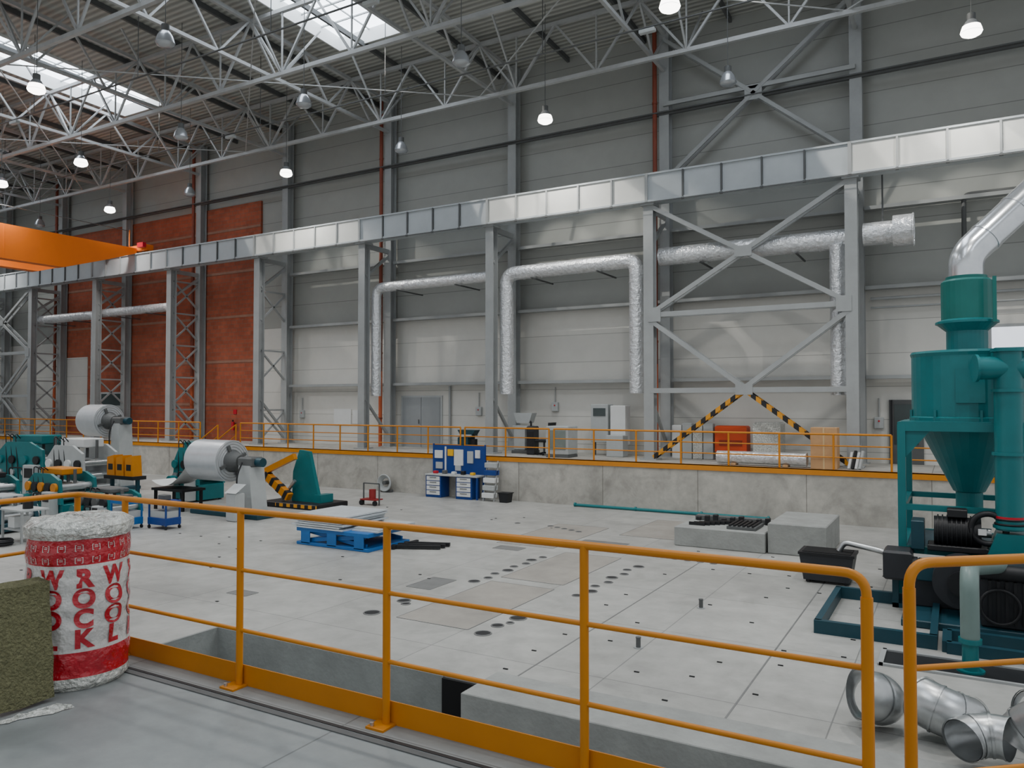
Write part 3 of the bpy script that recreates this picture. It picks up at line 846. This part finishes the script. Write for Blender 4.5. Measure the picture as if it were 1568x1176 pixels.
for i in range(3): b.beam((-12.0,14.9+0.25*i,ZL+0.06),(-10.9,15.4+0.2*i,ZL+0.06),0.1,0.08,BLACK)
b.beam((-11.9,14.8,ZL+0.05),(-11.9,15.8,ZL+0.05),0.08,0.08,BLACK)
b.done()

b=B('tool_workbench')
X0,X1,Y0=-17.55,-15.2,23.75
b.bbox(X0,X1,Y0,Y0+0.6,ZL+0.82,ZL+0.88,LGREY,0.01)
for xa,xb_ in ((X0+0.02,X0+0.72),(X1-0.95,X1-0.25)):
    b.bbox(xa,xb_,Y0+0.04,Y0+0.58,ZL+0.0,ZL+0.82,BLUE,0.01)
    for i in range(4): b.box(xa+0.05,xb_-0.05,Y0+0.02,Y0+0.04,ZL+0.1+0.18*i,ZL+0.25+0.18*i,WHITE)
    for i in range(4): b.box(xa+0.2,xb_-0.2,Y0+0.0,Y0+0.02,ZL+0.2+0.18*i,ZL+0.22+0.18*i,STEELD)
b.beam((X1-0.05,Y0+0.1,ZL),(X1-0.05,Y0+0.1,ZL+0.82),0.06,0.06,BLUE); b.beam((X1-0.05,Y0+0.55,ZL),(X1-0.05,Y0+0.55,ZL+0.82),0.06,0.06,BLUE)
b.box(X0,X1,Y0+0.55,Y0+0.6,ZL+0.88,ZL+1.95,BLUE)
for x in (X0,X1): b.beam((x,Y0+0.58,ZL+0.8),(x,Y0+0.58,ZL+2.0),0.05,0.05,BLUE)
b.box(X0+0.55,X0+0.62,Y0+0.53,Y0+0.55,ZL+0.9,ZL+1.9,WHITE)
for (x,z,w,h,m_) in ((0.1,1.45,.35,.3,WHITE),(0.7,1.55,.25,.25,YEL),(1.0,1.2,.4,.6,WHITE),(1.05,1.0,.25,.2,LGREY),(1.6,1.3,.25,.45,LGREY),(1.95,1.5,.2,.3,WHITE),(0.15,1.05,.3,.25,LGREY)):
    b.box(X0+x,X0+x+w,Y0+0.5,Y0+0.55,ZL+z,ZL+z+h,m_)
for i in range(5): b.cb(X0+0.3+0.42*i,Y0+0.3,ZL+0.88,0.15,0.15,0.1+0.04*(i%2),(RED,STEELD,WHITE,BLACK,YEL)[i])
b.done()
b=B('parts_rack')
b.beam((-14.95,23.8,ZL),(-14.95,24.1,ZL+1.45),0.04,0.04,STEEL); b.beam((-14.5,23.8,ZL),(-14.5,24.1,ZL+1.45),0.04,0.04,STEEL)
for i in range(5): b.bbox(-14.97,-14.48,23.72+0.05*i,24.0+0.05*i,ZL+0.12+0.27*i,ZL+0.30+0.27*i,(WHITE,LGREY,WHITE,BLUE,LGREY)[i],0.01)
b.done()
b=B('waste_bin'); b.prism([(-14.2,23.7,ZL),(-13.9,23.7,ZL),(-13.85,23.7,ZL+0.32),(-14.25,23.7,ZL+0.32)],(0,0.35,0),BLACK); b.box(-14.28,-13.82,23.68,24.07,ZL+0.32,ZL+0.35,BLACK); b.done()
b=B('hose_reel')
for i in range(5): b.torus((-19.8,24.2-0.03*i,ZL+0.38),0.2+0.03*i,0.03,LGREY,'Y')
b.cyl((-19.8,24.05,ZL+0.38),(-19.8,24.35,ZL+0.38),0.08,STEELD); b.cb(-19.8,24.25,ZL,0.5,0.2,0.1,STEELD)
b.done()

# ------------------------------------------------------------------ items on far platform
b=B('door_1')
b.box(-22.15,-19.85,YW-0.06,YW-0.002,ZP,2.08,LGREY)
b.box(-22.05,-21.0,YW-0.09,YW-0.06,ZP,2.0,DGREY); b.box(-20.97,-19.95,YW-0.09,YW-0.06,ZP,2.0,DGREY)
b.beam((-19.4,YW-0.1,ZP),(-19.4,YW-0.1,2.5),0.08,0.08,STEEL)
b.cyl((-21.1,YW-0.13,0.8),(-21.1,YW-0.13,1.0),0.02,STEELD); b.done()
b=B('door_2')
b.box(-1.9,-0.9,YW-0.08,YW-0.002,ZP,1.85,STEELD); b.box(-1.75,-1.05,YW-0.1,YW-0.08,0.4,1.7,GLASSD)
b.box(-1.85,-1.8,YW-0.12,YW-0.08,ZP,1.85,BLACK); b.done()
b=B('window_1'); b.box(0.9,4.2,YW-0.05,YW-0.002,3.0,4.2,STEEL); b.box(1.0,2.5,YW-0.06,YW-0.05,3.1,4.1,WINL); b.box(2.6,4.1,YW-0.06,YW-0.05,3.1,4.1,WINL); b.done()
b=B('wall_notice_board')
b.box(-26.3,-25.2,YW-0.05,YW-0.002,0.7,1.45,WHITE); b.box(-25.1,-24.6,YW-0.05,YW-0.002,0.75,1.4,WHITE); b.done()
for x,z in ((-28.4,1.0),(-17.9,1.2),(-2.2,0.9),(-14.2,1.4)):
    b=B('switch_box')
    b.bbox(x-0.14,x+0.14,YW-0.12,YW-0.002,z,z+0.38,LGREY,0.02); b.cyl((x,YW-0.06,z+0.38),(x,YW-0.06,z+1.0),0.02,STEEL,n=8); b.cyl((x,YW-0.14,z+0.25),(x,YW-0.12,z+0.25),0.03,RED,n=10)
    b.done()
b=B('electrical_cabinet')
b.bbox(-12.1,-11.4,27.0,27.5,ZP+0.5,ZP+1.95,LGREY,0.02); b.bbox(-11.3,-10.7,27.0,27.5,ZP+0.4,ZP+1.9,WHITE,0.02)
b.bbox(-11.25,-10.6,26.5,27.0,ZP,ZP+0.8,LGREY,0.02); b.box(-12.0,-11.5,26.98,27.0,ZP+1.5,ZP+1.8,GLASSD)
for x in (-12.05,-11.45): b.beam((x,27.3,ZP),(x,27.3,ZP+0.6),0.05,0.05,STEELD)
b.done()
def pump(name,x,y,h,c1):
    b=B(name); b.cb(x,y,ZP,0.9,0.7,0.12,STEELD); b.cb(x-0.15,y,ZP+0.12,0.5,0.5,h*0.55,c1,0.04); b.cyl((x+0.3,y-0.1,ZP+0.12),(x+0.3,y-0.1,ZP+h*0.6),0.14,BLACK,n=16)
    b.cb(x-0.1,y,ZP+0.12+h*0.55,0.7,0.55,0.1,LGREY); b.prism([(x-0.3,y-0.2,ZP+h*0.75),(x+0.25,y-0.2,ZP+h*0.75),(x+0.4,y-0.2,ZP+h),(x-0.45,y-0.2,ZP+h)],(0,0.4,0),c1)
    b.tube(fillet([(x+0.3,y-0.1,ZP+h*0.6),(x+0.3,y-0.1,ZP+h*0.8),(x,y-0.1,ZP+h*0.8)],0.1),0.04,BLACK,8); b.done()
pump('pump_unit',-14.9,26.9,1.6,LGREY); pump('pump_unit',-17.2,26.3,0.9,TEALD)
b=B('swivel_chair')
b.cb(-13.7,26.2,ZP+0.5,0.55,0.5,0.1,BLACK,0.03); b.prism([(-13.45,25.95,ZP+0.6),(-13.4,25.95,ZP+0.6),(-13.3,25.95,ZP+1.25),(-13.4,25.95,ZP+1.25)],(0,0.5,0),BLACK)
b.cyl((-13.7,26.2,ZP+0.1),(-13.7,26.2,ZP+0.5),0.04,STEELD)
for i in range(5):
    a=i*1.256; b.beam((-13.7,26.2,ZP+0.1),(-13.7+0.3*math.cos(a),26.2+0.3*math.sin(a),ZP+0.03),0.05,0.06,BLACK)
b.done()
b=B('black_cabinet'); b.cb(-14.2,26.2,ZP,0.32,0.4,1.1,DB,0.03); b.box(-14.33,-14.07,25.99,26.0,ZP+0.2,ZP+0.9,BLACK); b.done()
b=B('storage_crate')
b.bbox(-13.1,-12.2,25.2,26.0,ZP+0.1,ZP+1.15,LGREY,0.03); b.box(-13.0,-12.3,25.18,25.2,ZP+0.3,ZP+1.0,mat('crate_face',(120,130,126),0.6,0,3,0.1)); b.box(-13.1,-12.2,25.2,26.0,ZP,ZP+0.1,STEELD); b.done()
b=B('orange_machine_cover')
b.bbox(-7.35,-6.25,27.0,27.55,ZP+0.25,ZP+1.2,ORED,0.05); b.box(-7.2,-6.4,26.98,27.0,ZP+0.5,ZP+0.7,mat('orange_dark',(150,52,24),0.5,0,3,0.1)); b.beam((-7.3,27.3,ZP),(-7.3,27.3,ZP+0.25),0.08,0.08,STEELD); b.beam((-6.3,27.3,ZP),(-6.3,27.3,ZP+0.25),0.08,0.08,STEELD); b.done()
b=B('wrapped_crate')
b.bbox(-5.95,-5.05,26.6,27.4,ZP+0.1,ZP+1.35,FILM,0.06); b.box(-6.0,-5.0,26.55,27.45,ZP,ZP+0.1,CARD); b.done()
b=B('wrapped_panels')
for i in range(4): b.bbox(-8.9+0.38*i,-8.56+0.38*i,27.0,27.3,ZP,ZP+1.2+0.08*(i%2),(WHITE,LGREY,FILM,LGREY)[i],0.02)
b.done()
b=B('foil_duct_roll')
b.cyl((-6.75,25.1,ZP+0.25),(-4.0,25.1,ZP+0.25),0.2,FOIL,n=20); b.torus((-4.0,25.1,ZP+0.25),0.2,0.02,FOIL,'X'); b.cb(-6.2,25.1,ZP,0.15,0.4,0.08,CARD); b.cb(-4.6,25.1,ZP,0.15,0.4,0.08,CARD); b.done()
b=B('cardboard_box')
b.bbox(-3.85,-3.1,24.9,25.5,ZP,ZP+1.25,CARD,0.01); b.box(-3.5,-3.45,24.89,24.9,ZP,ZP+1.25,mat('packing_tape',(206,176,130),0.3,0,3,0.05)); b.done()
b=B('folded_boards')
for i in range(4): b.beam((-2.8+0.1*i,25.1,ZP+0.02),(-2.72+0.1*i,25.3,ZP+0.5+0.05*(i%2)),0.07,0.07,(WHITE,BLACK,WHITE,LGREY)[i])
b.done()

# ------------------------------------------------------------------ left: coil processing line
def machine(name,cx,cy,L,W,H,c1,c2,rolls=4,rot=0,z0=ZL):
    b=B(name)
    b.bbox(-L/2,L/2,-W/2,W/2,0.05,H*0.28,c1,0.02)
    for s in (-1,1):
        b.prism([(-L/2,s*W/2-0.05,H*0.28),(L/2,s*W/2-0.05,H*0.28),(L/2-0.12,s*W/2-0.05,H*0.78),(L*0.2,s*W/2-0.05,H*0.9),(-L*0.25,s*W/2-0.05,H*0.9),(-L/2+0.1,s*W/2-0.05,H*0.7)],(0,0.1,0),c1)
    for i in range(rolls):
        x=-L*0.36+L*0.72*i/max(1,rolls-1)
        b.cyl((x,-W/2-0.08,H*0.62),(x,W/2+0.08,H*0.62),0.11,GALV,n=14); b.cyl((x,-W/2-0.12,H*0.42),(x,W/2+0.12,H*0.42),0.12,GALV,n=14)
        b.cyl((x,-W/2-0.14,H*0.62),(x,-W/2-0.06,H*0.62),0.15,BLACK if i%2 else c2,n=14)
        b.cyl((x,0,H*0.7),(x,0,H*0.98),0.05,STEELD,n=8)
        b.cb(x,-W/2-0.06,H*0.3,0.12,0.06,H*0.12,BLACK)
    b.bbox(-L*0.3,L*0.28,-W*0.3,W*0.3,H*0.86,H,c2,0.03)
    b.cyl((-L*0.35,-W/2-0.35,H*0.35),(-L*0.35,-W/2-0.02,H*0.35),0.17,c1,n=16)
    b.bbox(L*0.2,L*0.42,-W/2-0.3,-W/2-0.03,0.05,H*0.55,LGREY,0.02)
    b.box(L*0.23,L*0.39,-W/2-0.31,-W/2-0.3,H*0.35,H*0.5,BLACK)
    b.tube(fillet([(-L*0.1,-W/2-0.1,0.1),(-L*0.1,-W/2-0.25,H*0.5),(L*0.15,-W/2-0.2,H*0.5),(L*0.15,-W/2-0.15,0.1)],0.15),0.025,BLACK,6)
    for i in range(3):
        b.tube(fillet([(-L*0.3+0.2*i,-W*0.3,H*0.95),(-L*0.3+0.25*i,-W*0.5,H*1.05),(-L*0.2+0.3*i,-W/2-0.12,H*0.3)],0.2),0.018,BLACK,6)
    for sx in (-1,1):
        for sy in (-1,1): b.cyl((sx*L*0.42,sy*W*0.42,0),(sx*L*0.42,sy*W*0.42,0.07),0.06,BLACK,n=10)
    b.xform(cx,cy,z0,rot)
    return b
machine('roll_forming_machine',-30.4,16.4,2.6,1.4,2.35,TEAL,TEAL,4,10).done()
machine('slitting_machine',-27.3,16.3,2.1,1.3,2.3,LGREY,WHITE,4,5).done()
machine('straightening_machine',-24.9,14.2,2.0,1.1,1.5,TEAL,ORANGE,5,0).done()
machine('feeding_machine',-24.3,18.9,1.4,1.1,2.15,TEAL,TEAL,3,0).done()
machine('cutting_machine',-27.6,13.3,1.8,1.1,1.3,TEAL,BLACK,4,0).done()
machine('stacking_machine',-23.2,11.6,1.5,1.0,1.0,TEALD,LGREY,3,5).done()
machine('levelling_machine',-22.3,14.2,1.6,1.0,1.0,TEAL,STEELD,4,0).done()
b=B('yellow_guard')
for i in range(3):
    b.prism([(-25.2+0.5*i,15.9,ZL+1.11),(-24.78+0.5*i,15.9,ZL+1.11),(-24.85+0.5*i,15.9,ZL+1.8),(-25.2+0.5*i,15.9,ZL+1.72)],(0,0.35,0),ORANGE)
    b.box(-25.12+0.5*i,-24.88+0.5*i,15.89,15.9,ZL+1.3,ZL+1.5,BLACK)
b.beam((-25.3,16.1,ZL+1.05),(-23.7,16.1,ZL+1.05),0.5,0.12,BLACK)
b.beam((-25.2,16.1,ZL),(-25.2,16.1,ZL+1.0),0.1,0.1,TEALD); b.beam((-23.8,16.1,ZL),(-23.8,16.1,ZL+1.0),0.1,0.1,TEALD)
b.done()
b=B('metal_strip')
vs=[];n=16
for i in range(n+1):
    t=i/n; x=-23.5+1.8*t; z=-0.85+0.55*t*t-0.25*math.sin(math.pi*t)
    vs+= [(x,16.4,z),(x,17.3,z)]
b.add(vs,[(2*i,2*i+2,2*i+3,2*i+1) for i in range(n)],WHITE,True)
for x in (-23.4,-22.0):
    for y in (16.5,17.2): b.beam((x,y,ZL),(x,y,-1.1),0.08,0.08,BLACK)
b.beam((-23.5,16.85,-1.14),(-21.9,16.85,-1.14),0.9,0.08,BLACK)
b.done()
COILW=mat('coil_white',(196,200,204),0.3,0.3,4,0.05)
def decoiler(cx,cy,cz,r,L):
    b=B('steel_coil_decoiler')
    b.cyl((cx-L/2,cy,cz),(cx+L/2,cy,cz),r,COILW,n=40)
    for i in range(4): b.torus((cx+L/2+0.002,cy,cz),r*(0.55+0.13*i),0.012,GALV,'X',32,6)
    b.cyl((cx+L/2,cy,cz),(cx+L/2+0.4,cy,cz),r*0.55,STEELD,r*0.3,n=20)
    b.cyl((cx+L/2+0.3,cy,cz),(cx+L/2+0.9,cy,cz),r*0.2,BLACK,n=16)
    for i in range(4):
        a=i*math.pi/2+0.4; b.beam((cx+L/2+0.05,cy,cz),(cx+L/2+0.05,cy+math.cos(a)*r*0.8,cz+math.sin(a)*r*0.8),0.06,0.1,STEELD)
    b.prism([(cx+L/2+0.5,cy-0.3,ZL),(cx+L/2+1.3,cy-0.3,ZL),(cx+L/2+1.1,cy-0.3,cz-0.1),(cx+L/2+0.65,cy-0.3,cz-0.1)],(0,0.6,0),LGREY)
    b.bbox(cx+L/2+0.55,cx+L/2+1.15,cy-0.25,cy+0.25,cz-0.15,cz+0.16,STEELD,0.05)
    b.cyl((cx+L/2+1.15,cy,cz),(cx+L/2+1.4,cy,cz),0.14,TEALD,n=16)
    b.tube(fillet([(cx+L/2+0.8,cy-0.3,cz),(cx+L/2+0.8,cy-0.5,cz-0.4),(cx+L/2+0.7,cy-0.4,ZL+0.05)],0.2),0.025,BLACK,6)
    b.bbox(cx-L/2,cx+L/2+1.6,cy-0.4,cy+0.4,ZL,ZL+0.15,TEALD,0.02)
    b.done()
decoiler(-20.75,16.8,-0.1,0.66,1.5)
decoiler(-31.6,19.6,1.0,0.68,1.3)
b=B('coil_loading_arm')
AX0=Vector((-21.0,19.0,ZL+1.15)); AX1=Vector((-19.75,19.0,ZL+0.35))
b.beam(AX0,AX1,0.22,0.26,ORANGE)
for i in range(4):
    p=AX0.lerp(AX1,0.1+0.25*i); q=AX0.lerp(AX1,0.2+0.25*i); b.beam(p,q,0.235,0.275,BLACK)
b.beam(AX0,(-19.5,19.0,ZL+1.75),0.16,0.2,ORANGE)
b.prism([(-20.0,19.35,ZL+0.18),(-18.7,19.35,ZL+0.18),(-19.2,19.35,ZL+1.9),(-19.65,19.35,ZL+1.95),(-19.95,19.35,ZL+1.2)],(0,0.14,0),TEAL)
b.bbox(-20.9,-18.3,18.8,20.3,ZL+0.0,ZL+0.18,BLACK,0.02)
b.box(-20.2,-18.3,18.78,18.8,ZL+0.05,ZL+0.16,HAZ)
b.cyl((-20.3,19.2,ZL+0.25),(-19.7,19.2,ZL+0.9),0.06,GALV)
b.box(-18.9,-18.6,19.3,19.9,ZL+0.18,ZL+0.45,TEAL)
b.done()
b=B('hand_cart')
DR_=mat('cart_red',(140,40,40),0.5,0,3,0.1)
b.beam((-18.1,20.9,ZL+0.2),(-17.4,20.9,ZL+0.2),0.4,0.04,DR_)
for x in (-18.1,-17.4): b.beam((x,20.9,ZL),(x,20.9,ZL+0.75),0.04,0.04,STEELD)
b.beam((-18.1,20.9,ZL+0.75),(-17.4,20.9,ZL+0.75),0.04,0.04,STEELD)
for x in (-18.05,-17.45): b.cyl((x,20.7,ZL+0.09),(x,20.76,ZL+0.09),0.09,BLACK)
b.cyl((-17.7,20.9,ZL+0.22),(-17.7,20.9,ZL+0.55),0.12,DR_); b.done()
for (x,y,c) in ((-19.6,14.1,BLUE),(-20.6,13.6,LBLUE)):
    b=B('tool_trolley')
    b.bbox(x-0.4,x+0.4,y-0.25,y+0.25,ZL+0.12,ZL+0.32,c,0.01); b.bbox(x-0.4,x+0.4,y-0.25,y+0.25,ZL+0.7,ZL+0.8,c,0.01)
    for sx in (-.37,.37):
        for sy in (-.22,.22):
            b.beam((x+sx,y+sy,ZL+0.1),(x+sx,y+sy,ZL+0.75),0.04,0.04,c); b.cyl((x+sx,y+sy-0.02,ZL+0.05),(x+sx,y+sy+0.02,ZL+0.05),0.05,BLACK)
    b.cb(x,y,ZL+0.8,0.3,0.2,0.15,STEELD); b.box(x-0.35,x+0.35,y-0.2,y+0.2,ZL+0.32,ZL+0.5,LGREY); b.done()
b=B('control_desk')
b.cb(-18.9,16.0,ZL,0.4,0.35,0.85,LGREY,0.03); b.prism([(-19.15,15.8,ZL+0.85),(-18.65,15.8,ZL+0.85),(-18.65,16.15,ZL+1.08),(-19.15,16.15,ZL+1.08)],(0,0.05,0.02),LGREY); b.done()
b=B('steel_stand')
for sx in (0,0.9):
    for sy in (0,0.6): b.beam((-21.4+sx,10.7+sy,ZL),(-21.4+sx,10.7+sy,ZL+0.8),0.05,0.05,STEEL)
b.box(-21.45,-20.45,10.65,11.35,ZL+0.8,ZL+0.84,LGREY); b.box(-21.4,-20.5,10.7,11.3,ZL+0.3,ZL+0.33,STEEL)
b.cb(-21.2,11.0,ZL+0.33,0.3,0.4,0.3,WHITE); b.cyl((-20.8,11,ZL+0.84),(-20.8,11,ZL+1.05),0.12,BLACK)
for i in range(5): b.torus((-20.7,10.3,ZL+0.03+0.03*i),0.25+0.02*(i%2),0.02,BLACK,'Z')
b.done()
b=B('fire_extinguisher'); b.cyl((-33.2,YW-0.3,0.3),(-33.2,YW-0.3,0.75),0.09,RED,n=16); b.cyl((-33.2,YW-0.3,0.75),(-33.2,YW-0.3,0.85),0.04,BLACK); b.box(-33.25,-33.15,YW-0.3,YW-0.125,0.6,0.65,BLACK); b.box(-33.35,-33.1,YW-0.16,YW-0.125,1.15,1.4,RED); b.done()

# ------------------------------------------------------------------ high bay lamps
def lamp(x,y,z,on,light=True,power=420,cone=140):
    b=B('high_bay_lamp')
    b.cyl((x,y,z+0.42),(x,y,zr(y)-0.005),0.012,STEELD,n=6)
    b.cyl((x,y,z+0.22),(x,y,z+0.42),0.11,STEELD,n=14)
    b.lathe((x,y,z),[(0.11,0.24),(0.15,0.2),(0.22,0.08),(0.265,-0.08),(0.27,-0.1)],LAMPOFF,20)
    b.lathe((x,y,z),[(0.265,-0.1),(0.24,-0.15),(0.15,-0.2),(0.0,-0.22)],LAMPON if on else LAMPOFF,20)
    if on: b.lathe((x,y,z),[(0.272,-0.09),(0.25,0.0),(0.222,0.08)],LAMPON,20)
    b.done()
    if on and light:
        li=bpy.data.lights.new('high_bay_light','SPOT'); li.energy=power; li.shadow_soft_size=0.25; li.spot_size=math.radians(cone); li.spot_blend=1.0; li.color=(1,0.98,0.94)
        o=bpy.data.objects.new('high_bay_light',li); COL.objects.link(o); o.location=(x,y,z-0.5)
ZLAMP=11.95
row1=[(0.5,1),(-6.1,0),(-12.6,1),(-19.1,0),(-25.5,1),(-32,0),(-38.4,1),(-45,0),(-51.5,1)]
row2=[(0.4,0),(-6.2,1),(-12.6,0),(-19,0),(-25.4,0),(-31.9,1),(-38.2,1),(-45,0)]
row3=[(0.4,1),(-6.2,0),(-12.6,1),(-19.1,0),(-25.6,1),(-32,0)]
for x,on in row1: lamp(x,24.2,ZLAMP,on,power=850)
for x,on in row2: lamp(x,18.8,ZLAMP,on,power=1550)
for x,on in row3: lamp(x,13.6,ZLAMP,on,power=1400)
for x in (-25.6,-12.6,0.4): lamp(x,8.2,ZLAMP,1,power=900)  # unseen row continuing the lamp grid, added as fill light
for x in (-19,-6.2,6.8): lamp(x,2.8,ZLAMP,1,power=450)  # another unseen row, also added for fill

def shaft(px,power,skx):
    for k in range(4):
        x=px-2.55+1.7*k; sx=skx-0.9+0.6*k; sy=20.5
        li=bpy.data.lights.new('sun_shaft','SPOT'); li.energy=power; li.shadow_soft_size=0.02; li.spot_size=math.radians(15); li.spot_blend=0.35; li.color=(1,0.96,0.88)
        o=bpy.data.objects.new('sun_shaft',li); COL.objects.link(o); o.location=(sx,sy,zr(sy)+0.3)
        d=Vector((x,26,9.55))-o.location; o.rotation_euler=d.to_track_quat('-Z','Y').to_euler()
shaft(-12.6,3200,-19.9)
shaft(-25.6,2600,-34.1)
shaft(0.2,3200,-5.8)

# ------------------------------------------------------------------ world
w=bpy.data.worlds.new('world'); scene.world=w; w.use_nodes=True
bg=w.node_tree.nodes['Background']; bg.inputs[0].default_value=(0.94,0.97,1.0,1); bg.inputs[1].default_value=0.78

# ------------------------------------------------------------------ camera
cam=bpy.data.cameras.new('camera'); co=bpy.data.objects.new('camera',cam); COL.objects.link(co)
cam.sensor_width=36; cam.lens=27.0; cam.clip_end=300; cam.clip_start=0.05
co.location=(0,0,1.75); co.rotation_euler=(math.radians(90+1.41),0,math.radians(30))
scene.camera=co
